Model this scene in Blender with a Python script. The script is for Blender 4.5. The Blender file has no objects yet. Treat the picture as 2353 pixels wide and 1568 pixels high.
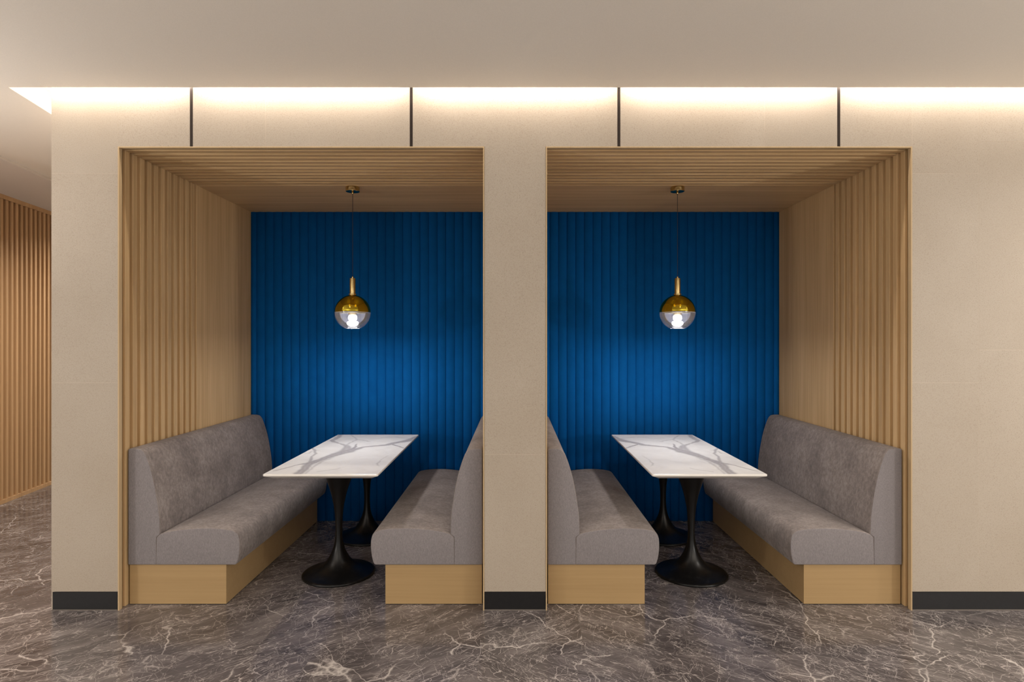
import bpy, bmesh, math, random
import numpy as np
from mathutils import Vector
random.seed(7)
C = bpy.context.scene.collection
S = bpy.context.scene

# ------------------------------------------------------------------ camera, world, lights, exposure
cam_d = bpy.data.cameras.new('camera'); cam = bpy.data.objects.new('camera', cam_d); C.objects.link(cam)
cam.location = (0, 0, 1.5); cam.rotation_euler = (math.pi/2, 0, 0)
cam_d.sensor_width = 36; cam_d.lens = 1350/2353*36; cam_d.shift_x = -7/2353; cam_d.clip_start = 0.05
S.camera = cam
S.view_settings.view_transform = 'Standard'
try: S.view_settings.look = 'None'
except Exception: pass
S.view_settings.gamma = 1; S.view_settings.use_curve_mapping = False
S.view_settings.exposure = 0.17
w = bpy.data.worlds.new('world'); S.world = w; w.use_nodes = True
w.node_tree.nodes['Background'].inputs[0].default_value = (1.0, 0.95, 0.88, 1)
w.node_tree.nodes['Background'].inputs[1].default_value = 0.85

def area(name, loc, rot, sx, sy, power, col, shape='RECTANGLE', spread=180):
    d = bpy.data.lights.new(name, 'AREA'); d.shape = shape; d.size = sx
    if shape == 'RECTANGLE': d.size_y = sy
    d.energy = power; d.color = col; d.spread = math.radians(spread)
    o = bpy.data.objects.new(name, d); C.objects.link(o); o.location = loc; o.rotation_euler = rot
    return o
WARM = (1.0, 0.90, 0.79); NEUT = (1.0, 0.93, 0.85)
ZC = 2.87            # main ceiling height
DF, DB = 3.271, 4.902  # front wall plane, back of the booths
DE = 3.172           # edge of the ceiling in front of the light slot
# recessed downlights assumed in the ceiling of the lounge (above and behind the frame)
for x in (-3.28, -1.24, 1.24, 3.28):
    area('assumed_downlight', (x, 2.20, ZC-0.004), (0, 0, 0), 0.09, 0, 3.5, NEUT, 'DISK', 150)
area('assumed_downlight', (3.9, 2.3, ZC-0.004), (0, 0, 0), 0.09, 0, 20, NEUT, 'DISK', 150)  # extra light added to brighten the right end of the front wall
for x in (-3.4, -1.2, 1.2, 3.4):
    area('assumed_downlight', (x, -0.3, ZC-0.004), (0, 0, 0), 0.09, 0, 10, NEUT, 'DISK', 150)
for x, y in ((-3.6, 4.3), (-3.9, 6.6), (-4.2, 8.8)):
    area('assumed_downlight', (x, y, 2.85), (0, 0, 0), 0.09, 0, 24, NEUT, 'DISK', 150)
# unseen point lights added at either side to brighten the ceiling and booths
for x, pw in ((-4.9, 115), (4.9, 150)):
    d = bpy.data.lights.new('side_fill_light', 'POINT'); d.energy = pw; d.color = (1.0, 0.94, 0.87); d.shadow_soft_size = 0.12
    o = bpy.data.objects.new('side_fill_light', d); C.objects.link(o); o.location = (x, -0.2, 1.45)
# upward fill lights added behind the camera to brighten the ceiling
for x in (-2.6, 2.6):
    area('ceiling_fill', (x, -1.0, 1.75), (math.pi, 0, 0), 0.3, 0, 72, (1.0, 0.94, 0.87), 'DISK')
area('ceiling_fill', (-3.6, 2.5, 1.75), (math.pi, 0, 0), 0.3, 0, 14, (1.0, 0.95, 0.92), 'DISK')  # unseen fill added to brighten the corridor ceiling
# light strips in the slot above the front wall and beside its left end
for a, b in ((-2.63, -1.84), (-1.76, -0.62), (-0.54, 0.54), (0.62, 1.76), (1.84, 3.2), (3.25, 4.6)):
    area('cove_strip', ((a+b)/2, DE+0.038, 2.945), (math.radians(35), 0, 0), b-a, 0.012, 3.9*(b-a), WARM)
area('cove_strip', (-2.80, 3.9, 2.985), (math.radians(0), math.radians(-20), 0), 0.02, 1.3, 17, (1.0, 0.93, 0.86))
# pendant lamps
LX, LY = 1.136, 4.11
for m in (-1, 1):
    area('pendant_light', (m*LX, LY, 1.5895), (0, 0, 0), 0.085, 0, 6.2, (0.98, 0.95, 0.93), 'DISK')

# ------------------------------------------------------------------ helpers
def lin(r, g, b):
    f = lambda c: (c/255/12.92) if c/255 <= 0.04045 else ((c/255+0.055)/1.055)**2.4
    return (f(r), f(g), f(b), 1)

def newmat(name):
    m = bpy.data.materials.new(name); m.use_nodes = True
    nt = m.node_tree; b = nt.nodes['Principled BSDF']
    return m, nt, b
def N(nt, t, **kw):
    n = nt.nodes.new(t)
    for k, v in kw.items(): setattr(n, k, v)
    return n
def L(nt, a, b): nt.links.new(a, b)
def ramp(nt, fac, stops):
    r = N(nt, 'ShaderNodeValToRGB'); e = r.color_ramp.elements
    while len(e) < len(stops): e.new(0.5)
    for i, (p, c) in enumerate(stops): e[i].position = p; e[i].color = c if len(c) == 4 else (*c, 1)
    L(nt, fac, r.inputs[0]); return r.outputs[0]
def noise(nt, vec, scale, detail=3, rough=0.5, dist=0):
    n = N(nt, 'ShaderNodeTexNoise'); n.inputs['Scale'].default_value = scale; n.inputs['Detail'].default_value = detail
    n.inputs['Roughness'].default_value = rough; n.inputs['Distortion'].default_value = dist
    L(nt, vec, n.inputs['Vector']); return n
def mapping(nt, vec, scale=(1, 1, 1), rot=(0, 0, 0), first=False):
    m = N(nt, 'ShaderNodeMapping')
    if first: m.vector_type = 'TEXTURE'; scale = tuple(1/a for a in scale)   # turn first, then stretch
    m.inputs['Scale'].default_value = scale; m.inputs['Rotation'].default_value = rot
    L(nt, vec, m.inputs['Vector']); return m.outputs[0]
def bump(nt, b, h, strength, dist=0.001):
    n = N(nt, 'ShaderNodeBump'); n.inputs['Strength'].default_value = strength; n.inputs['Distance'].default_value = dist
    L(nt, h, n.inputs['Height']); L(nt, n.outputs[0], b.inputs['Normal']); return n
def mixc(nt, f, a, b, mode='MIX'):
    n = N(nt, 'ShaderNodeMix', data_type='RGBA', blend_type=mode)
    if isinstance(f, (int, float)): n.inputs[0].default_value = f
    else: L(nt, f, n.inputs[0])
    for s, v in ((n.inputs[6], a), (n.inputs[7], b)):
        if isinstance(v, tuple): s.default_value = v
        else: L(nt, v, s)
    return n.outputs[2]
def math_(nt, op, a, b=None):
    n = N(nt, 'ShaderNodeMath', operation=op)
    for s, v in ((n.inputs[0], a), (n.inputs[1], b)):
        if v is None: continue
        if isinstance(v, (int, float)): s.default_value = v
        else: L(nt, v, s)
    return n.outputs[0]
def objvec(nt, rnd=True):
    tc = N(nt, 'ShaderNodeTexCoord').outputs['Object']
    if not rnd: return tc
    oi = N(nt, 'ShaderNodeObjectInfo').outputs['Random']
    s = N(nt, 'ShaderNodeVectorMath', operation='SCALE'); s.inputs[0].default_value = (17.3, 31.7, 23.1); L(nt, oi, s.inputs['Scale'])
    a = N(nt, 'ShaderNodeVectorMath', operation='ADD'); L(nt, tc, a.inputs[0]); L(nt, s.outputs[0], a.inputs[1])
    return a.outputs[0]

def wood(name, c1, c2, axis='Z', rough=0.5, vary=0.12):
    m, nt, b = newmat(name)
    v = objvec(nt)
    sc = {'Z': (90, 90, 1.6), 'X': (1.6, 90, 90), 'Y': (90, 1.6, 90)}[axis]
    n1 = noise(nt, mapping(nt, v, sc), 1.0, 4, 0.6)
    sc2 = {'Z': (14, 14, .5), 'X': (.5, 14, 14), 'Y': (14, .5, 14)}[axis]
    n2 = noise(nt, mapping(nt, v, sc2), 1.0, 3, 0.5, 0.4)
    f = math_(nt, 'ADD', math_(nt, 'MULTIPLY', n1.outputs[0], 0.55), math_(nt, 'MULTIPLY', n2.outputs[0], 0.45))
    col = ramp(nt, f, [(0.30, c1), (0.70, c2)])
    oi = N(nt, 'ShaderNodeObjectInfo').outputs['Random']
    k = math_(nt, 'ADD', math_(nt, 'MULTIPLY', oi, vary), 1 - vary/2)
    h = N(nt, 'ShaderNodeHueSaturation'); L(nt, col, h.inputs['Color']); L(nt, k, h.inputs['Value'])
    L(nt, h.outputs[0], b.inputs['Base Color']); b.inputs['Roughness'].default_value = rough
    b.inputs['Specular IOR Level'].default_value = 0.35
    bump(nt, b, n1.outputs[0], 0.25, 0.0006)
    return m
OAK1, OAK2 = lin(182, 148, 103), lin(220, 188, 142)
wood_v = wood('oak_vertical', OAK1, OAK2, 'Z')
wood_x = wood('oak_across', OAK1, OAK2, 'X')
wood_y = wood('oak_deep', OAK1, OAK2, 'Y')
PL1, PL2 = lin(165, 136, 95), lin(176, 147, 105)
plinth_m = wood('pale_oak_veneer', PL1, PL2, 'X', 0.42, 0.02)
trim_m = wood('pale_oak_edge', lin(184, 157, 118), lin(202, 177, 140), 'Z', 0.5, 0.04)
screen_m = wood('screen_oak', lin(184, 146, 104), lin(212, 174, 130), 'Z', 0.5, 0.1)

def stone():
    m, nt, b = newmat('beige_stone_panel')
    v = objvec(nt)
    n1 = noise(nt, v, 260, 2, 0.6); n2 = noise(nt, v, 2.2, 4, 0.55); n3 = noise(nt, v, 190, 2, 0.5)
    c = ramp(nt, n2.outputs[0], [(0.3, lin(174, 161, 145)), (0.7, lin(180, 168, 153))])
    sp = ramp(nt, n1.outputs[0], [(0.30, lin(196, 186, 174)), (0.42, (1, 1, 1, 1)), (0.62, (1, 1, 1, 1)), (0.8, (1.0, 1.0, 1.0, 1))])
    c = mixc(nt, 0.55, c, sp, 'MULTIPLY')
    sp2 = ramp(nt, n3.outputs[0], [(0.35, lin(225, 215, 205)), (0.5, (1, 1, 1, 1))])
    c = mixc(nt, 0.30, c, sp2, 'MULTIPLY')
    L(nt, c, b.inputs['Base Color']); b.inputs['Roughness'].default_value = 0.55
    bump(nt, b, n3.outputs[0], 0.08, 0.0005)
    return m
stone_m = stone()
def plain(name, col, rough=0.5, metal=0.0, nscale=0, namp=0.06, spec=None, bmp=0):
    m, nt, b = newmat(name)
    b.inputs['Roughness'].default_value = rough; b.inputs['Metallic'].default_value = metal
    if spec is not None: b.inputs['Specular IOR Level'].default_value = spec
    if nscale:
        n = noise(nt, objvec(nt), nscale, 3, 0.55)
        dk = tuple(c*(1-namp) for c in col[:3])+(1,); lt = tuple(min(1, c*(1+namp)) for c in col[:3])+(1,)
        L(nt, ramp(nt, n.outputs[0], [(0.35, dk), (0.65, lt)]), b.inputs['Base Color'])
        if bmp: bump(nt, b, n.outputs[0], bmp, 0.0008)
    else: b.inputs['Base Color'].default_value = col
    return m
joint_m = plain('pale_joint_filler', lin(198, 184, 166), 0.7, 0, 60)
paint_m = plain('painted_ceiling', lin(236, 229, 218), 0.85, 0, 220, 0.02, None, 0.05)
paint2_m = plain('painted_ceiling_white', lin(226, 219, 212), 0.85, 0, 220, 0.02)
cove_m = plain('cove_white_paint', lin(236, 228, 214), 0.85, 0, 90, 0.02)
black_m = plain('black_skirting', lin(30, 29, 30), 0.42, 0, 40, 0.1, 0.3)
strip_m = plain('dark_bronze_strip', lin(62, 54, 50), 0.32, 0.6, 60, 0.08)
grout_m = plain('floor_grout', lin(150, 140, 134), 0.6, 0, 60)
sealant_m = plain('grey_sealant', lin(112, 104, 98), 0.6, 0, 60)
shadow_m = plain('dark_backing', lin(60, 42, 28), 0.8, 0, 40)
cable_m = plain('black_cable', lin(30, 22, 22), 0.6, 0, 200)

def marble_floor():
    m, nt, b = newmat('dark_emperador_marble')
    v = objvec(nt)
    d1 = noise(nt, v, 2.2, 3, 0.55); d2 = noise(nt, v, 11, 3, 0.6)
    def add(vec, n, amp):
        s = N(nt, 'ShaderNodeVectorMath', operation='SUBTRACT'); L(nt, n.outputs['Color'], s.inputs[0]); s.inputs[1].default_value = (.5, .5, .5)
        k = N(nt, 'ShaderNodeVectorMath', operation='SCALE'); L(nt, s.outputs[0], k.inputs[0]); k.inputs['Scale'].default_value = amp
        a = N(nt, 'ShaderNodeVectorMath', operation='ADD'); L(nt, vec, a.inputs[0]); L(nt, k.outputs[0], a.inputs[1]); return a.outputs[0]
    vd = add(add(v, d1, 0.30), d2, 0.05)
    vs_ = add(add(v, d1, 0.12), d2, 0.022)
    def veins(vec, scale, width, rot, stretch, soft=2.5):
        mv = mapping(nt, vec, (1, stretch, 1), (0, 0, rot), True)
        vo = N(nt, 'ShaderNodeTexVoronoi', feature='DISTANCE_TO_EDGE'); vo.inputs['Scale'].default_value = scale
        L(nt, mv, vo.inputs['Vector'])
        return ramp(nt, vo.outputs['Distance'], [(0.0, (1, 1, 1)), (width, (0.6, 0.6, 0.6)), (width*soft, (0, 0, 0))])
    pm = noise(nt, v, 1.7, 3, 0.6)
    pm2 = noise(nt, mapping(nt, v, (1, 1, 1), (0, 0, 1)), 3.1, 3, 0.6)
    v1 = veins(vd, 1.5, 0.0030, -0.9, 1.6, 3.2)
    v2 = veins(vd, 4.5, 0.0042, 0.6, 2.6)
    v3 = veins(vs_, 8.0, 0.0065, -0.7, 1.8)
    def hair(vec, scale, width, rot, stretch, det=5):
        n = noise(nt, mapping(nt, vec, (stretch, 1, 1), (0, 0, rot), True), scale, det, 0.6)
        d = math_(nt, 'ABSOLUTE', math_(nt, 'SUBTRACT', n.outputs[0], 0.5))
        return ramp(nt, d, [(0.0, (1, 1, 1)), (width, (0.5, 0.5, 0.5)), (width*2.2, (0, 0, 0))])
    v4 = hair(vs_, 13.0, 0.0036, 0.62, 0.14, 4)
    v5 = hair(vs_, 26.0, 0.0055, 0.75, 0.10, 3)
    v6 = hair(vs_, 10.0, 0.0030, 1.9, 0.25, 5)
    k3 = ramp(nt, noise(nt, mapping(nt, v, (1, 1, 1), (0, 0, 2)), 4.5, 3, 0.6).outputs[0], [(0.42, (0.05, 0.05, 0.05)), (0.58, (1, 1, 1))])
    k1 = ramp(nt, pm.outputs[0], [(0.46, (0, 0, 0)), (0.56, (1, 1, 1))])
    k2 = ramp(nt, pm2.outputs[0], [(0.38, (0.15, 0.15, 0.15)), (0.60, (1, 1, 1))])
    base = ramp(nt, noise(nt, mapping(nt, vd, (1, 3, 1), (0, 0, .65), True), 2.6, 5, 0.65).outputs[0], [(0.32, lin(66, 61, 62)), (0.5, lin(88, 82, 82)), (0.68, lin(115, 108, 107))])
    oi = N(nt, 'ShaderNodeObjectInfo').outputs['Random']
    h = N(nt, 'ShaderNodeHueSaturation'); L(nt, base, h.inputs['Color']); L(nt, math_(nt, 'ADD', math_(nt, 'MULTIPLY', oi, 0.35), 0.85), h.inputs['Value'])
    c = h.outputs[0]
    V = lin(200, 191, 187)
    c = mixc(nt, math_(nt, 'MULTIPLY', math_(nt, 'MULTIPLY', v5, k2), 0.60), c, V)
    c = mixc(nt, math_(nt, 'MULTIPLY', math_(nt, 'MULTIPLY', v6, k3), 0.60), c, V)
    c = mixc(nt, math_(nt, 'MULTIPLY', v4, 0.70), c, V)
    c = mixc(nt, math_(nt, 'MULTIPLY', math_(nt, 'MULTIPLY', v3, k3), 0.50), c, V)
    c = mixc(nt, math_(nt, 'MULTIPLY', math_(nt, 'MULTIPLY', v2, k2), 0.80), c, V)
    c = mixc(nt, math_(nt, 'MULTIPLY', math_(nt, 'MULTIPLY', v1, k1), 0.85), c, lin(206, 198, 193))
    L(nt, c, b.inputs['Base Color'])
    b.inputs['Roughness'].default_value = 0.13; b.inputs['Specular IOR Level'].default_value = 0.5
    return m
floor_m = marble_floor()

def blue():
    m, nt, b = newmat('blue_felt')
    v = objvec(nt)
    n = noise(nt, v, 700, 2, 0.6); n2 = noise(nt, v, 9, 4, 0.6)
    c = ramp(nt, n.outputs[0], [(0.3, (0.0034, 0.094, 0.32, 1)), (0.7, (0.006, 0.122, 0.43, 1))])
    c2 = ramp(nt, n2.outputs[0], [(0.3, (0.88, 0.88, 0.88)), (0.7, (1, 1, 1))])
    L(nt, mixc(nt, 1.0, c, c2, 'MULTIPLY'), b.inputs['Base Color'])
    b.inputs['Roughness'].default_value = 1.0; b.inputs['Specular IOR Level'].default_value = 0.0
    bump(nt, b, n.outputs[0], 0.3, 0.0008)
    return m
blue_m = blue()

def fabric():
    m, nt, b = newmat('grey_chenille')
    tc = objvec(nt)
    geo = N(nt, 'ShaderNodeNewGeometry')
    # crushed mottling on the faces, a fine weave everywhere
    mot = noise(nt, mapping(nt, tc, (1, 1, 0.7)), 52, 8, 0.78, 0.35)
    mot2 = noise(nt, tc, 7, 3, 0.5)
    we = noise(nt, mapping(nt, tc, (700, 700, 120)), 1, 2, 0.6)
    f = math_(nt, 'ADD', math_(nt, 'MULTIPLY', mot.outputs[0], 0.7), math_(nt, 'MULTIPLY', mot2.outputs[0], 0.3))
    c = ramp(nt, f, [(0.38, lin(110, 101, 98)), (0.50, lin(131, 121, 117)), (0.62, lin(154, 144, 139))])
    # the piece sewn to each end is a flat weave, plainer and cooler
    sx = N(nt, 'ShaderNodeSeparateXYZ'); L(nt, geo.outputs['True Normal'], sx.inputs[0])
    e = math_(nt, 'GREATER_THAN', math_(nt, 'ABSOLUTE', sx.outputs[1]), 0.75)
    ce = ramp(nt, math_(nt, 'ADD', math_(nt, 'MULTIPLY', we.outputs[0], 0.7), math_(nt, 'MULTIPLY', noise(nt, mapping(nt, tc, (3, 3, 1)), 60, 4, .7).outputs[0], 0.3)), [(0.36, lin(120, 114, 116)), (0.64, lin(144, 138, 139))])
    c = mixc(nt, e, c, ce)
    L(nt, c, b.inputs['Base Color']); b.inputs['Roughness'].default_value = 0.9; b.inputs['Specular IOR Level'].default_value = 0.2
    b.inputs['Sheen Weight'].default_value = 0.12; b.inputs['Sheen Roughness'].default_value = 0.5
    h = math_(nt, 'ADD', math_(nt, 'MULTIPLY', we.outputs[0], 0.5), mot.outputs[0])
    bump(nt, b, h, 0.25, 0.0015)
    return m
fab_m = fabric()
seam_m = plain('grey_seam_thread', lin(134, 126, 122), 0.9, 0, 300)

def tulip_black():
    m, nt, b = newmat('black_painted_metal')
    v = objvec(nt)
    n = noise(nt, v, 45, 5, 0.7); n2 = noise(nt, v, 9, 3, 0.6)
    z = N(nt, 'ShaderNodeSeparateXYZ'); L(nt, N(nt, 'ShaderNodeTexCoord').outputs['Object'], z.inputs[0])
    low = ramp(nt, z.outputs[2], [(0.0, (1, 1, 1)), (0.075, (0.7, .7, .7)), (0.13, (0, 0, 0))])
    dust = math_(nt, 'MULTIPLY', ramp(nt, n.outputs[0], [(0.5, (0, 0, 0)), (0.75, (1, 1, 1))]), low)
    dust = math_(nt, 'MULTIPLY', dust, ramp(nt, n2.outputs[0], [(0.4, (0.1, .1, .1)), (0.65, (1, 1, 1))]))
    L(nt, mixc(nt, math_(nt, 'MULTIPLY', dust, 0.35), lin(11, 11, 12), lin(90, 88, 86)), b.inputs['Base Color'])
    b.inputs['Roughness'].default_value = 0.32; b.inputs['Specular IOR Level'].default_value = 0.35
    return m
tulip_m = tulip_black()
brass_m = plain('brushed_brass', (0.64, 0.49, 0.23, 1), 0.22, 1.0, 120, 0.06)
def gold_glass():
    m, nt, b = newmat('gold_mirrored_glass')
    b.inputs['Base Color'].default_value = (0.58, 0.46, 0.05, 1); b.inputs['Metallic'].default_value = 1; b.inputs['Roughness'].default_value = 0.05
    t = N(nt, 'ShaderNodeBsdfTransparent'); t.inputs[0].default_value = (0.82, 0.68, 0.12, 1)
    mx = N(nt, 'ShaderNodeMixShader'); mx.inputs[0].default_value = 0.62
    L(nt, t.outputs[0], mx.inputs[1]); L(nt, b.outputs[0], mx.inputs[2])
    L(nt, mx.outputs[0], nt.nodes['Material Output'].inputs[0])
    return m
gold_m = gold_glass()
def clear_glass():
    m, nt, b = newmat('clear_glass')
    t = N(nt, 'ShaderNodeBsdfTransparent'); t.inputs[0].default_value = (0.93, 0.94, 0.97, 1)
    g = N(nt, 'ShaderNodeBsdfGlossy'); g.inputs['Roughness'].default_value = 0.03
    lw = N(nt, 'ShaderNodeLayerWeight'); lw.inputs[0].default_value = 0.28
    f = math_(nt, 'ADD', math_(nt, 'MULTIPLY', lw.outputs['Fresnel'], 0.85), 0.03)
    df = N(nt, 'ShaderNodeBsdfDiffuse'); df.inputs[0].default_value = (0.88, 0.90, 1, 1)
    hz = noise(nt, objvec(nt), 30, 3, 0.6).outputs[0]
    mh = N(nt, 'ShaderNodeMixShader'); L(nt, math_(nt, 'MULTIPLY', hz, 0.20), mh.inputs[0]); L(nt, t.outputs[0], mh.inputs[1]); L(nt, df.outputs[0], mh.inputs[2])  # pale bluish haze mixed into the glass for the bulb's glow
    mx = N(nt, 'ShaderNodeMixShader'); L(nt, f, mx.inputs[0]); L(nt, mh.outputs[0], mx.inputs[1]); L(nt, g.outputs[0], mx.inputs[2])
    L(nt, mx.outputs[0], nt.nodes['Material Output'].inputs[0])
    return m
glass_m = clear_glass()
def emit(name, col, s):
    m, nt, b = newmat(name); b.inputs['Base Color'].default_value = (1, 1, 1, 1)
    b.inputs['Emission Color'].default_value = col; b.inputs['Emission Strength'].default_value = s; return m
rim_m = plain('polished_glass_edge', (0.80, 0.84, 0.95, 1), 0.12, 0.75, 160, 0.25)
bulb_m = emit('lit_bulb', (1, 0.96, 0.98, 1), 14.0)

def top_marble():
    m, nt, b = newmat('white_veined_marble')
    a = N(nt, 'ShaderNodeAttribute'); a.attribute_name = 'vein'
    v = objvec(nt, False)
    n = noise(nt, v, 5, 5, 0.65, 0.8)
    base = ramp(nt, n.outputs[0], [(0.35, lin(234, 231, 228)), (0.6, lin(243, 241, 238))])
    grain = noise(nt, mapping(nt, v, (1, 1, 1), (0, 0, .4)), 60, 4, 0.7)
    k = math_(nt, 'MULTIPLY', a.outputs['Fac'], math_(nt, 'ADD', math_(nt, 'MULTIPLY', grain.outputs[0], 0.6), 0.68))
    L(nt, mixc(nt, k, base, lin(138, 130, 130)), b.inputs['Base Color'])
    b.inputs['Roughness'].default_value = 0.22
    return m
top_m = top_marble()
edge_m = plain('white_table_edge', lin(236, 232, 226), 0.25, 0, 20, 0.02)

# geometry helpers
def mesh_obj(name, verts, faces, mat, parent=None, smooth=False, loc=None):
    me = bpy.data.meshes.new(name); me.from_pydata([tuple(v) for v in verts], [], faces); me.update()
    bm = bmesh.new(); bm.from_mesh(me); bmesh.ops.recalc_face_normals(bm, faces=bm.faces); bm.to_mesh(me); bm.free()
    if mat: me.materials.append(mat)
    if smooth:
        for p in me.polygons: p.use_smooth = True
    o = bpy.data.objects.new(name, me); C.objects.link(o)
    if parent: o.parent = parent
    if loc: o.location = loc
    return o
BF = [(0, 3, 2, 1), (4, 5, 6, 7), (0, 1, 5, 4), (1, 2, 6, 5), (2, 3, 7, 6), (3, 0, 4, 7)]
def bverts(x0, x1, y0, y1, z0, z1):
    x0, x1 = min(x0, x1), max(x0, x1); y0, y1 = min(y0, y1), max(y0, y1); z0, z1 = min(z0, z1), max(z0, z1)
    return [(x0, y0, z0), (x1, y0, z0), (x1, y1, z0), (x0, y1, z0), (x0, y0, z1), (x1, y0, z1), (x1, y1, z1), (x0, y1, z1)]
def box(name, x0, x1, y0, y1, z0, z1, mat, parent=None, bev=0):
    """box whose origin sits at its own centre"""
    c = ((x0+x1)/2, (y0+y1)/2, (z0+z1)/2)
    v = bverts(x0-c[0], x1-c[0], y0-c[1], y1-c[1], z0-c[2], z1-c[2])
    o = mesh_obj(name, v, BF, mat, parent, False, c)
    if bev:
        b = o.modifiers.new('bevel', 'BEVEL'); b.width = bev; b.segments = 1
    return o
def boxes(name, lst, mat, parent=None):
    vs, fs = [], []
    for b in lst:
        n = len(vs); vs += bverts(*b); fs += [tuple(i+n for i in f) for f in BF]
    return mesh_obj(name, vs, fs, mat, parent)
def lathe(name, prof, mat, parent=None, loc=(0, 0, 0), seg=48, smooth=True):
    vs, fs = [], []
    rings = []
    for r, z in prof:
        if r < 1e-6: rings.append([len(vs)]); vs.append((0, 0, z))
        else:
            rings.append(list(range(len(vs), len(vs)+seg)))
            vs += [(r*math.cos(2*math.pi*i/seg), r*math.sin(2*math.pi*i/seg), z) for i in range(seg)]
    for a, b in zip(rings, rings[1:]):
        for i in range(seg):
            j = (i+1) % seg
            if len(a) == 1 and len(b) == 1: continue
            if len(a) == 1: fs.append((a[0], b[i], b[j]))
            elif len(b) == 1: fs.append((a[i], a[j], b[0]))
            else: fs.append((a[i], a[j], b[j], b[i]))
    return mesh_obj(name, vs, fs, mat, parent, smooth, loc)
def catmull(pts, n=6):
    out = []
    P = [pts[0]]+list(pts)+[pts[-1]]
    for i in range(1, len(P)-2):
        p0, p1, p2, p3 = (np.array(P[i+k], float) for k in (-1, 0, 1, 2))
        for t in np.linspace(0, 1, n, endpoint=False):
            out.append(tuple(0.5*((2*p1)+(-p0+p2)*t+(2*p0-5*p1+4*p2-p3)*t*t+(-p0+3*p1-3*p2+p3)*t**3)))
    out.append(tuple(pts[-1])); return out
def struct(o): o['kind'] = 'structure'; return o
def empty(name, loc=(0, 0, 0)):
    o = bpy.data.objects.new(name, None); C.objects.link(o); o.location = loc; o.empty_display_size = 0.1; return o
def under(ch, par):   # parent while keeping the world place
    ch.parent = par; ch.location = Vector(ch.location)-Vector(par.location)
def tag(o, label, cat, group=None):
    o['label'] = label; o['category'] = cat
    if group: o['group'] = group

# ------------------------------------------------------------------ floor
T = 0.8; G = 0.0007
floor = struct(mesh_obj('floor', bverts(-8, 6, -3.2, 9.6, -0.06, -0.0012), BF, grout_m))
def tile_mesh(w, d):
    me = bpy.data.meshes.new('tile'); me.from_pydata(bverts(-w/2+G, w/2-G, -d/2+G, d/2-G, -0.012, 0), [], BF); me.materials.append(floor_m); me.update(); return me
tm = tile_mesh(T, T)
row = 0
y = 2.81-T*7
while y < 9.0:
    off = 0.34 if row % 2 else 0.34+T/2-0.108
    x = off-T*11
    while x < 5.6:
        t = bpy.data.objects.new('tile', tm); C.objects.link(t); t.parent = floor; t.location = (x+T/2, y+T/2, 0); t.scale.x = -1 if x+T/2 > 0 else 1
        x += T
    y += T; row += 1

# ------------------------------------------------------------------ front wall: stone panels, bronze strips, skirting
P = 0.018; J = 0.0007
OX = 2.210; OT = 2.583; IX = 0.171; EX = 2.582
wall_front = struct(boxes('wall_front', [
    (-EX+.002, -OX-.016, DF+P-.001, DF+0.12, 0, 3.10), (-IX+.016, IX-.016, DF+P-.001, DF+0.12, 0, 3.10), (OX+.016, 5.6, DF+P-.001, DF+0.12, 0, 3.10),
    (-OX, -IX, DF+P-.001, DF+0.12, OT+.03, 3.10), (IX, OX, DF+P-.001, DF+0.12, OT+.03, 3.10)], joint_m))
filler = boxes('joint_filler', [
    (-EX+.001, -OX-.001, DF+.0003, DF+P, 0.104, 3.10), (-IX+.001, IX-.001, DF+.0003, DF+P, 0.104, 3.10), (OX+.001, 5.6, DF+.0003, DF+P, 0.104, 3.10),
    (-OX-.001, -IX+.001, DF+.0003, DF+P, OT+.001, 3.10), (IX-.001, OX+.001, DF+.0003, DF+P, OT+.001, 3.10)], joint_m, wall_front)
def panel(x0, x1, z0, z1):
    box('stone_panel', x0+J, x1-J, DF, DF+0.0125, z0+J, z1-J, stone_m, wall_front)
zs = [0.104, 1.267, 2.433, 3.10]
for a, b in zip(zs, zs[1:]):
    panel(-EX, -OX, a, b); panel(OX, EX, a, b)
panel(-IX, IX, 0.104, 0.868)
for x0, x1, zz in ((EX, 3.9, [0.104, 1.45, 2.612, 3.1]), (3.9, 5.6, [0.104, 1.267, 2.433, 3.1])):
    for a, b in zip(zz, zz[1:]): panel(x0, x1, a, b)
SW = 0.0085
cuts = [1.802, 0.578]
for m in (-1, 1):
    for x0, x1 in ((OX, cuts[0]+SW), (cuts[0]-SW, 1.390), (1.390, cuts[1]+SW)):
        a, b = sorted((m*x0, m*x1)); panel(a, b, OT, 3.10)
    for c in cuts:
        box('metal_strip', m*c-SW+.0005, m*c+SW-.0005, DF-0.0004, DF+0.009, OT+.001, 3.10, strip_m, wall_front)
cw_ = cuts[1]-SW-J; pts = [(-IX+J, 0.868+J), (IX-J, 0.868+J), (IX-J, OT+J), (cw_, OT+J), (cw_, 3.10), (-cw_, 3.10), (-cw_, OT+J), (-IX+J, OT+J)]
vs = [(x, yy, z) for yy in (DF, DF+.0125) for x, z in pts]
mesh_obj('stone_panel', vs, [tuple(range(8)), tuple(range(8, 16))]+[(i, (i+1) % 8, (i+1) % 8+8, i+8) for i in range(8)], stone_m, wall_front)
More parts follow.
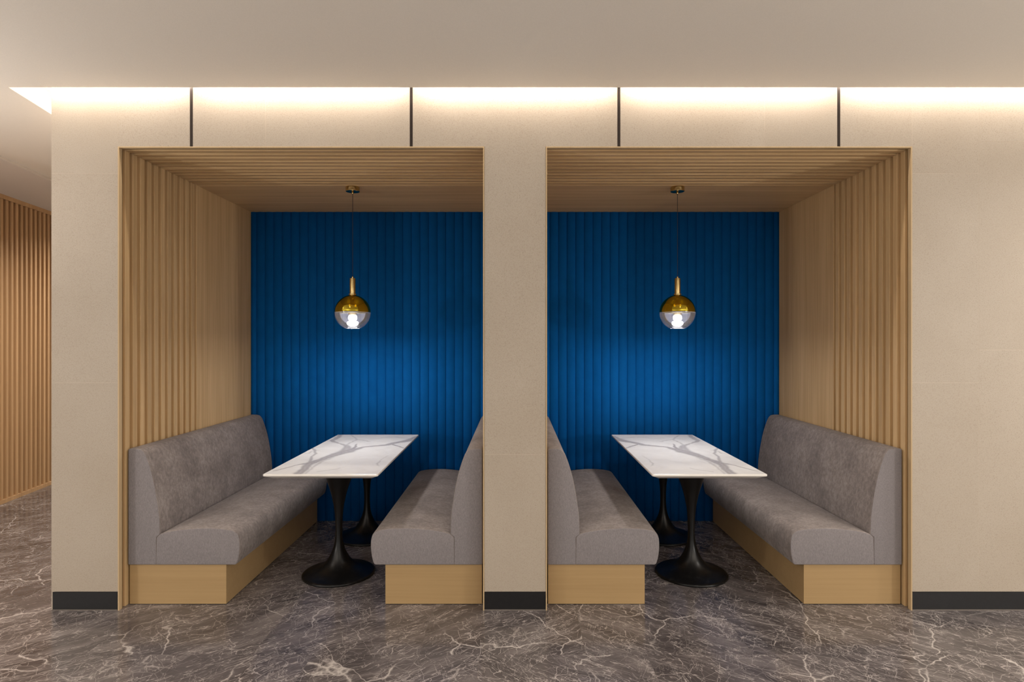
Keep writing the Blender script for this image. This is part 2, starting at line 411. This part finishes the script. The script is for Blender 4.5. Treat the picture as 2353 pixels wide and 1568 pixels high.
# the left end of the wall turns back at a slant
def slant(x, y): return x-0.171*(y-DF)
ye = 9.4
v = [(-EX, DF, 0), (-OX-.03, DF+.12, 0), (slant(-EX, ye)+.4, ye, 0), (slant(-EX, ye), ye, 0)]
struct(mesh_obj('wall_corridor', [(a, b+(0.001 if i == 0 else 0), 0) for i, (a, b, _) in enumerate(v)]+[(a, b+(0.001 if i == 0 else 0), 3.10) for i, (a, b, _) in enumerate(v)],
    BF, stone_m))
for i, (x0, x1) in enumerate(((-EX+.005, -OX-.004), (-IX+.001, IX-.001), (OX+.002, 5.6))):
    struct(box('baseboard_%s' % ('left', 'centre', 'right')[i], x0, x1, DF-.001+.003, DF+P+.004, 0.0, 0.101, black_m, None, 0.001))
wfl = boxes('sealant_line', [(-EX+.005, -OX-.004, DF-.004, DF+.003, 0, .004), (-IX, IX, DF-.004, DF+.003, 0, .004), (OX, 5.6, DF-.004, DF+.003, 0, .004)], sealant_m, wall_front)

# ------------------------------------------------------------------ ceiling with the light slot
def slot(x, y): return x-0.171*(y-DE)
SXL = -2.735      # left corner of the slot at the ceiling edge
def step_x(y): return -3.80-0.171*(y-4.3)
def prism(name, poly, z0, z1, mat, parent=None):
    n = len(poly)
    vs = [(x, y, z0) for x, y in poly]+[(x, y, z1) for x, y in poly]
    fs = [tuple(range(n))[::-1], tuple(range(n, 2*n))]+[(i, (i+1) % n, (i+1) % n+n, i+n) for i in range(n)]
    return mesh_obj(name, vs, fs, mat, parent)
TH = 0.045
ceiling = struct(prism('ceiling', [(-9, -3.2), (6, -3.2), (6, DE), (SXL, DE), (slot(SXL, ye), ye), (step_x(ye), ye), (step_x(-3.2), -3.2)][1:] , ZC, ZC+TH, paint_m))
low = prism('ceiling_corridor', [(step_x(-3.2), -3.2), (step_x(ye), ye), (-9, ye), (-9, -3.2)], ZC-0.018, ZC+TH, paint2_m); struct(low)
# trough above the slot
struct(boxes('ceiling_cove', [(-3.4, 6, DE-0.30, DF+.02, 3.10, 3.14), (-3.4, 6, DE-0.32, DE-0.30, ZC+TH, 3.12), (-4.4, -2.4, DF, ye, 3.10, 3.14)], cove_m))
struct(mesh_obj('ceiling_cove_side', [(x, yy, z) for z in (ZC+TH, 3.10) for x, yy in ((slot(SXL, DE-.3)-.14, DE-.3), (slot(SXL, ye)-.14, ye), (slot(SXL, ye)-.18, ye), (slot(SXL, DE-.3)-.18, DE-.3))], BF, cove_m))

# ------------------------------------------------------------------ slatted timber screen far left
def scr(t, off=0.0):   # t metres along the screen from its near end, off = distance towards the corridor
    dx, dy = -0.1685, 0.9857
    return (-4.713+dx*t+off*dy, 5.376+dy*t-off*dx)
wl = prism('wall_left', [scr(-3.0, -.10), scr(4.0, -.10), scr(4.0, -.045), scr(-3.0, -.045)], 0, ZC-.018, wood_v); struct(wl)
wl.data.materials.clear(); wl.data.materials.append(wood('screen_back_oak', lin(84, 61, 40), lin(104, 78, 54), 'Z'))
for nm, a, b in (('bottom_rail', 0.0, 0.035), ('top_rail', ZC-.018-.04, ZC-.0185)):
    prism(nm, [scr(-3.0, -.044), scr(4.0, -.044), scr(4.0, .004), scr(-3.0, .004)], a, b, screen_m, wl)
sl_me = None
ang = math.atan2(0.9857, -0.1685)-math.pi/2
t = -2.98
while t < 3.95:
    cx, cy = scr(t, -.022)
    if sl_me is None:
        so = mesh_obj('slat', bverts(-.0215, .0215, -.014, .014, .036, ZC-.06), BF, screen_m, wl); sl_me = so.data
    else:
        so = bpy.data.objects.new('slat', sl_me); C.objects.link(so); so.parent = wl
    so.location = (cx, cy, 0); so.rotation_euler = (0, 0, ang)
    t += 0.070
struct(box('wall_corridor_end', -7.5, -2.4, ye, ye+.1, 0, 3.1, paint_m))

# ------------------------------------------------------------------ booths
SL0, PIT, SLW, NS = 3.320, 0.068, 0.039, 11
XI, XN, ZT = 2.203, 0.178, 2.576     # inner faces: outer side, divider side, ceiling
GD = 0.022
PANEL0 = 4.064
tr = 0
def ext_profile(name, prof, y0, y1, mat, parent, m, base, bev=0.0065, nseg=14, wob=0.0):
    n = len(prof); vs, fs = [], []
    ys = np.linspace(y0, y1, nseg+1)
    for y_ in ys:
        for u, z in prof: vs.append((m*u, y_, z))
    for i in range(nseg):
        for k in range(n):
            a = i*n+k; b_ = i*n+(k+1) % n
            fs.append((a, b_, b_+n, a+n))
    fs.append(tuple(range(n))); fs.append(tuple(range(nseg*n, nseg*n+n)))
    o = mesh_obj(name, vs, fs, mat, parent, True)
    bv = o.modifiers.new('bevel', 'BEVEL'); bv.width = bev; bv.segments = 4; bv.limit_method = 'ANGLE'; bv.angle_limit = math.radians(50)
    return o
def tube(name, pts, r, mat, parent, seg=6):
    vs, fs = [], []
    pts = [Vector(p) for p in pts]
    for i, p in enumerate(pts):
        d = (pts[min(i+1, len(pts)-1)]-pts[max(i-1, 0)]).normalized()
        a = Vector((0, 1, 0)) if abs(d.y) < .9 else Vector((1, 0, 0))
        u = d.cross(a).normalized(); w_ = d.cross(u)
        for k in range(seg):
            th = 2*math.pi*k/seg; q = p+u*r*math.cos(th)+w_*r*math.sin(th); vs.append(tuple(q))
    for i in range(len(pts)-1):
        for k in range(seg):
            a = i*seg+k; b_ = i*seg+(k+1) % seg; fs.append((a, b_, b_+seg, a+seg))
    return mesh_obj(name, vs, fs, mat, parent, True)
CUSH_TOP = catmull([(0.600, 0.4235), (0.555, 0.432), (0.48, 0.4375), (0.40, 0.437), (0.30, 0.428), (0.22, 0.414), (0.185, 0.401)], 4)
SEAT = [(0.165, 0.229), (0.612, 0.229)]+catmull([(0.622, 0.232), (0.633, 0.265), (0.640, 0.315), (0.640, 0.365), (0.632, 0.398), (0.618, 0.415)], 3)+CUSH_TOP+[(0.168, 0.385)]
BACKC = catmull([(0.188, 0.400), (0.185, 0.50), (0.172, 0.600), (0.152, 0.710), (0.130, 0.790), (0.110, 0.846), (0.098, 0.868), (0.082, 0.884)], 4)
BACK = [(0.007, 0.229), (0.1675, 0.229), (0.1675, 0.386)]+BACKC+[(0.060, 0.889), (0.02, 0.890), (0.007, 0.885)]
Y0, Y1 = 3.332, 4.880
def bench(xw, m, label):
    e = empty('bench', (xw, (Y0+Y1)/2, 0)); oy = (Y0+Y1)/2
    tag(e, label, 'bench', 'grey upholstered booth benches')
    y0, y1 = Y0-oy, Y1-oy
    pl = boxes('plinth', [(m*0.010, m*0.560, y0+.011, y1, 0.003, 0.2285)], plinth_m, e)
    bv = pl.modifiers.new('bevel', 'BEVEL'); bv.width = 0.0012; bv.segments = 2
    boxes('plinth_shadow_gap', [(m*0.013, m*0.556, y0+.014, y1, 0.0, 0.004)], black_m, e)
    s = ext_profile('seat_cushion', SEAT, y0, y1, fab_m, e, m, 0)
    b = ext_profile('backrest', BACK, y0, y1, fab_m, e, m, 0)
    tube('seam', [(m*(u-.001), y0+.0085, z-.0003) for u, z in [(.637, .37), (.631, .398), (.617, .4155)]+CUSH_TOP], 0.0014, seam_m, s)
    tube('seam', [(m*(u-.0002), y0+.0085, z) for u, z in BACKC]+[(m*.06, y0+.0085, .8895), (m*.03, y0+.0085, .8897)], 0.0014, seam_m, b)
    return e

for m, side in ((-1, 'left'), (1, 'right')):
    def bx(name, x0, x1, y0, y1, z0, z1, mat, parent=None, bev=0): return box(name, m*x0, m*x1, y0, y1, z0, z1, mat, parent, bev)
    # backings
    wo = struct(boxes('wall_booth_%s' % side, [(m*(XI+GD), m*(XI+GD+.05), DF+P+.01, DB+.05, 0, 3.05)], wood_v))
    wi = struct(boxes('wall_divider_%s' % side, [(m*(XN-GD), m*(XN-GD-.04), DF+P+.01, DB+.05, 0, 3.05)], wood_v))
    co = struct(boxes('ceiling_booth_%s' % side, [(m*(XI+GD), m*(XN-GD), DF+P+.01, DB+.05, ZT+GD, ZT+GD+.05)], wood_x))
    # thin oak edge around the opening
    tm_ = struct(boxes('trim_%d' % (1 if m < 0 else 2), [
        (m*OX-m*.0003, m*XI, DF-.003, DF+.026, 0, OT-.0003), (m*XN, m*IX+m*.0003, DF-.003, DF+.026, 0, OT-.0003),
        (m*XI, m*XN, DF-.003, DF+.026, ZT, OT-.0003)], trim_m))
    for parent, xf, xb in ((wo, XI, XI+GD), (wi, XN, XN-GD)):
        ox = 1
        bx('edge_board', xf, xb, DF+.0265, SL0-.026, 0, ZT+GD, wood_v, parent)
        for k in range(NS):
            y0 = SL0+PIT*k
            bx('slat', xf, xb-(.0002 if xb > xf else -.0002), y0, y0+SLW, 0, ZT+GD-.0005, wood_v, parent, 0.0012)
        bx('wood_panel', xf, xb, PANEL0, DB, 0, ZT+GD-.0005, wood_v, parent, 0.001)
    bx('edge_board', XI-.0005, XN+.0005, DF+.0265, SL0-.026, ZT, ZT+GD, wood_x, co)
    for k in range(NS):
        y0 = SL0+PIT*k
        bx('slat', XI-.0012, XN+.0012, y0, y0+SLW, ZT, ZT+GD-.0002, wood_x, co, 0.0012)
    bx('wood_panel', XI-.001, XN+.001, PANEL0, DB, ZT+.001, ZT+GD-.0002, wood_x, co, 0.001)
    # padded blue back wall, one object per channel
    wb = struct(boxes('wall_back_%s' % side, [(m*(XI+.02), m*(XN-.02), DB+.014, DB+.06, 0, 2.62)], blue_m))
    cw = 0.0719; prof = []
    nn = 12
    for i in range(nn+1):
        s_ = i/nn; prof.append((-cw/2+.0004+(cw-.0008)*s_, -0.0095*(1-(2*s_-1)**2)))
    vs = [(x_, yy, z_) for z_ in (0.0, ZT) for x_, yy in prof]+[(x_, .013, z_) for z_ in (0.0, ZT) for x_, yy in prof]
    q = nn+1; fs = []
    for i in range(nn):
        fs.append((i, i+1, q+i+1, q+i)); fs.append((2*q+i, 3*q+i, 3*q+i+1, 2*q+i+1))
        fs.append((i, 2*q+i, 2*q+i+1, i+1)); fs.append((q+i, q+i+1, 3*q+i+1, 3*q+i))
    fs.append((0, q, 3*q, 2*q)); fs.append((nn, 2*q+nn, 3*q+nn, q+nn))
    cme = None; x_ = XI-0.042+cw/2
    xs = []
    while x_ > XN+cw*0.3: xs.append(x_); x_ -= cw
    for x_ in [XI-0.042-cw/2+cw]+[]: pass
    xs = [XI-.045-cw/2-cw*k for k in range(27)]
    for x_ in xs:
        if cme is None:
            o = mesh_obj('padded_channel', vs, fs, blue_m, wb); cme = o.data
            for p in cme.polygons: p.use_smooth = abs(p.normal.z) < .5
        else:
            o = bpy.data.objects.new('padded_channel', cme); C.objects.link(o); o.parent = wb
        o.location = (m*x_, DB-.001, 0)
    # cut channels at both ends
    for a, b_ in ((XI, XI-.0455), (xs[-1]-cw/2, XN)):
        ww = abs(a-b_)/2; cx = (a+b_)/2
        v2 = [(x/(cw/2)*ww, y_, z_) for x, y_, z_ in vs]
        o = mesh_obj('padded_channel', v2, fs, blue_m, wb)
        for p in o.data.polygons: p.use_smooth = abs(p.normal.z) < .5
        o.location = (m*cx, DB-.001, 0)
    bench(m*XI, -m, 'grey upholstered bench on pale oak plinth against the %s slatted oak wall' % ('left-hand' if m < 0 else 'right-hand'))
    bench(m*IX+m*0.0+m*.007, m, 'grey upholstered bench on pale oak plinth, %s of the central stone pillar' % ('just left' if m < 0 else 'just right'))

# ------------------------------------------------------------------ tables
TX0, TX1, TY0, TY1, TZ = 0.772, 1.420, 3.303, 4.705, 0.75
TCX, TCY = (TX0+TX1)/2, (TY0+TY1)/2
def px(cx, cy):      # place read off the photo, turned once into metres on the table top
    x = 560+.3188*cx; y = 950+.3188*cy
    d = .75*1350/(y-784); return ((1183.5-x)*d/1350, d)
VEINS = [ # (points in photo crop, half width m, strength, noise)
 ([(395, 436, .030), (425, 412, .026), (455, 380, .024), (500, 352, .030), (560, 333, .026), (620, 312, .030), (680, 292, .040), (740, 278, .050), (790, 262, .030), (860, 246, .016), (950, 237, .020), (1030, 230, .022), (1100, 213, .026), (1165, 203, .030), (1215, 190, .034), (1250, 168, .020)], .80),
 ([(215, 415, .003), (330, 388, .004), (400, 370, .005), (470, 362, .014)], .85),
 ([(470, 360, .010), (480, 325, .006), (495, 308, .005), (515, 292, .005), (512, 270, .006), (500, 246, .003)], .75),
 ([(745, 275, .045), (740, 250, .030), (738, 235, .018), (700, 222, .006), (650, 208, .008), (636, 197, .014), (665, 183, .018), (690, 168, .012), (697, 155, .012)], .70),
 ([(782, 258, .010), (805, 240, .007), (815, 222, .003)], .95),
 ([(1080, 224, .008), (1120, 238, .007), (1158, 252, .004)], .9),
 ([(985, 345, .002), (962, 362, .004), (955, 374, .002), (975, 380, .002)], .5),
 ([(1030, 308, .002), (1005, 332, .002), (985, 345, .002)], .35),
 ([(530, 422, .003), (600, 412, .004), (660, 404, .004), (706, 393, .002)], .4),
 ([(765, 215, .004), (810, 190, .006), (850, 192, .006), (905, 206, .004)], .5),
 ([(815, 190, .006), (790, 172, .004), (770, 158, .003)], .45),
 ([(880, 178, .002), (960, 182, .003), (1040, 178, .002)], .3),
 ([(1000, 175, .004), (1100, 172, .010), (1200, 182, .012)], .35),
 ([(470, 290, .005), (490, 275, .003), (520, 268, .004), (540, 268, .002)], .5),
 ([(440, 292, .004), (465, 290, .005)], .45),
 ([(735, 235, .012), (760, 222, .008), (770, 210, .004)], .5),
 ([(640, 320, .012), (560, 350, .010), (500, 390, .006), (450, 436, .004)], .45),
]
def vnoise(x, y, seed):
    rng = np.random.RandomState(seed); g = rng.rand(257, 257)
    xi = np.floor(x).astype(int); yi = np.floor(y).astype(int); fx = x-xi; fy = y-yi
    fx = fx*fx*(3-2*fx); fy = fy*fy*(3-2*fy); a = lambda i, j: g[(xi+i) % 256, (yi+j) % 256]
    return (a(0, 0)*(1-fx)+a(1, 0)*fx)*(1-fy)+(a(0, 1)*(1-fx)+a(1, 1)*fx)*fy-.5
def vein_field(X, Y):
    wx = sum(vnoise(X*f, Y*f, s)*a for f, s, a in ((7, 1, .018), (25, 2, .010), (70, 3, .005)))
    wy = sum(vnoise(X*f+40, Y*f+9, s)*a for f, s, a in ((7, 4, .018), (25, 5, .010), (70, 6, .005)))
    X2, Y2 = X+wx, Y+wy; F = np.zeros_like(X)
    for pts, st in VEINS:
        q = [(*px(a, b), w_) for a, b, w_ in pts]
        for (x0, y0, w0), (x1, y1, w1) in zip(q, q[1:]):
            dx, dy = x1-x0, y1-y0; t = np.clip(((X2-x0)*dx+(Y2-y0)*dy)/(dx*dx+dy*dy), 0, 1)
            d = np.hypot(X2-(x0+t*dx), Y2-(y0+t*dy)); ww = (w0+(w1-w0)*t)*1.0+.0014
            f = 1/(1+np.exp((d-ww)/(0.0014+ww*.10)))
            inner = 0.72+0.28*np.clip(d/ww, 0, 1)
            F = np.maximum(F, st*f*inner)
    halo = vnoise(X*3+7, Y*3+3, 11)+.5*vnoise(X*8, Y*8, 12)
    return np.clip(F+np.clip(halo-.25, 0, 1)*.35, 0, 1)
PED = [(0.0, 0.0), (0.224, 0.0), (0.2275, 0.004), (0.227, 0.010), (0.222, 0.014)]+catmull([(0.214, 0.017), (0.18, 0.026), (0.14, 0.040), (0.105, 0.060), (0.075, 0.090), (0.054, 0.125), (0.037, 0.165), (0.027, 0.205), (0.0225, 0.25), (0.0215, 0.30), (0.0235, 0.36), (0.0290, 0.42), (0.038, 0.47), (0.052, 0.53), (0.068, 0.58), (0.083, 0.625), (0.102, 0.672), (0.118, 0.7), (0.125, 0.712)], 4)+[(0.125, 0.719), (0.0, 0.719)]
ins = 0.040
for m, side in ((-1, 'left'), (1, 'right')):
    e = empty('dining_table', (m*TCX, TCY, 0))
    tag(e, 'white marble top booth table on two black tulip pedestals, in the %s booth' % side, 'table', 'marble booth tables')
    # slab: rounded top arris, short edge, undercut bevel
    hx, hy = (TX1-TX0)/2, (TY1-TY0)/2
    loops = [(-.0035, 0.750), (-.001, .7492), (0, 0.747), (0, 0.739), (-.002, .7375), (-ins, 0.7195)]
    vs, fs = [], []
    for dd, z in loops:
        a, b_ = hx+dd, hy+dd; c = 0.006
        vs += [(-a+c, -b_, z), (a-c, -b_, z), (a, -b_+c, z), (a, b_-c, z), (a-c, b_, z), (-a+c, b_, z), (-a, b_-c, z), (-a, -b_+c, z)]
    for i in range(len(loops)-1):
        for k in range(8):
            fs.append((i*8+k, i*8+(k+1) % 8, (i+1)*8+(k+1) % 8, (i+1)*8+k))
    fs.append(tuple(range(40, 48))); fs.append(tuple(range(8)))
    slab = mesh_obj('tabletop', vs, fs, edge_m, e)
    nx, ny = 220, 470
    a, b_ = hx-.0036, hy-.0036
    gx = np.linspace(-a, a, nx); gy = np.linspace(-b_, b_, ny)
    GX, GY = np.meshgrid(gx, gy)
    F = vein_field(m*GX*1.0+TCX if m > 0 else TCX-GX, GY+TCY)
    co_ = np.stack([GX.ravel(), GY.ravel(), np.full(GX.size, 0.7503)], 1)
    I = np.arange(nx*ny).reshape(ny, nx)
    fa = np.stack([I[:-1, :-1].ravel(), I[:-1, 1:].ravel(), I[1:, 1:].ravel(), I[1:, :-1].ravel()], 1)
    me = bpy.data.meshes.new('marble_face')
    me.vertices.add(len(co_)); me.vertices.foreach_set('co', co_.ravel())
    me.loops.add(fa.size); me.loops.foreach_set('vertex_index', fa.ravel().astype(np.int32))
    me.polygons.add(len(fa)); me.polygons.foreach_set('loop_start', (np.arange(len(fa))*4).astype(np.int32))
    me.update(calc_edges=True); me.validate()
    at = me.attributes.new('vein', 'FLOAT', 'POINT'); at.data.foreach_set('value', F.ravel().astype(np.float32))
    me.materials.append(top_m)
    o = bpy.data.objects.new('marble_face', me); C.objects.link(o); o.parent = slab
    for py in (3.792, 4.512):
        lathe('pedestal', PED, tulip_m, e, (m*1.137-m*TCX, py-TCY, 0), 64)

# ------------------------------------------------------------------ pendants
R = 0.123; ZG = 1.70
for m, side in ((-1, 'left'), (1, 'right')):
    e = empty('pendant_lamp', (m*LX, LY, ZT+.001))
    tag(e, 'gold and clear glass globe pendant lamp hanging in the %s booth' % side, 'lamp', 'globe pendant lamps over the booth tables')
    o0 = -(ZT+.001)
    def la(name, prof, mat, parent=e, seg=48, smooth=True):
        return lathe(name, [(r, z+o0) for r, z in prof], mat, parent, (0, 0, 0), seg, smooth)
    zt = ZT+.001
    cn = la('ceiling_rose', [(0, zt), (.046, zt), (.048, zt-.002), (.048, zt-.030), (.046, zt-.032), (0, zt-.032)], brass_m, smooth=False)
    la('cord_grip', [(0, zt-.032), (.007, zt-.032), (.007, zt-.046), (.004, zt-.050), (0, zt-.050)], brass_m, cn, 16)
    la('cable', [(0.0018, zt-.048), (0.0018, 1.950)], cable_m, e, 8)
    st = la('stem', [(0, 1.952), (.0045, 1.952), (.0065, 1.949), (.0065, 1.940), (.0195, 1.939), (.0205, 1.937), (.0205, 1.832), (.022, 1.831), (.0275, 1.829), (.0275, 1.824), (.022, 1.822), (.021, 1.817), (.0, 1.817)], brass_m)
    fl = st.modifiers.new('edge', 'EDGE_SPLIT'); fl.split_angle = math.radians(40)
    arc = lambda a0, a1, n, r=R: [(r*math.sin(math.radians(a)), ZG+r*math.cos(math.radians(a))) for a in np.linspace(a0, a1, n)]
    gl = la('gold_shade', arc(9, 90, 20)+arc(90, 9, 20, R-.003)[0:], gold_m, e, 64)
    gb = la('clear_shade', arc(90.3, 156.5, 18)+[(.0490, 1.5875), (.0465, 1.5875)]+arc(156.5, 90.3, 18, R-.003), glass_m, e, 64)
    la('rim', [(R+.0004, ZG+.0012), (R+.0004, ZG-.0045), (R-.0032, ZG-.0045), (R-.0032, ZG+.0012), (R+.0004, ZG+.0012)], rim_m, gb, 64)
    hd = la('lamp_holder', [(0, 1.815), (.018, 1.815), (.018, 1.740), (.030, 1.735), (.033, 1.70), (.030, 1.682), (0, 1.682)], brass_m, e, 32)
    la('bulb', catmull([(0, 1.6835), (.018, 1.683), (.027, 1.676), (.030, 1.664), (.028, 1.650), (.020, 1.641), (.030, 1.638), (.038, 1.631), (.039, 1.621), (.034, 1.611), (.020, 1.604), (0, 1.603)], 5), bulb_m, e, 32)
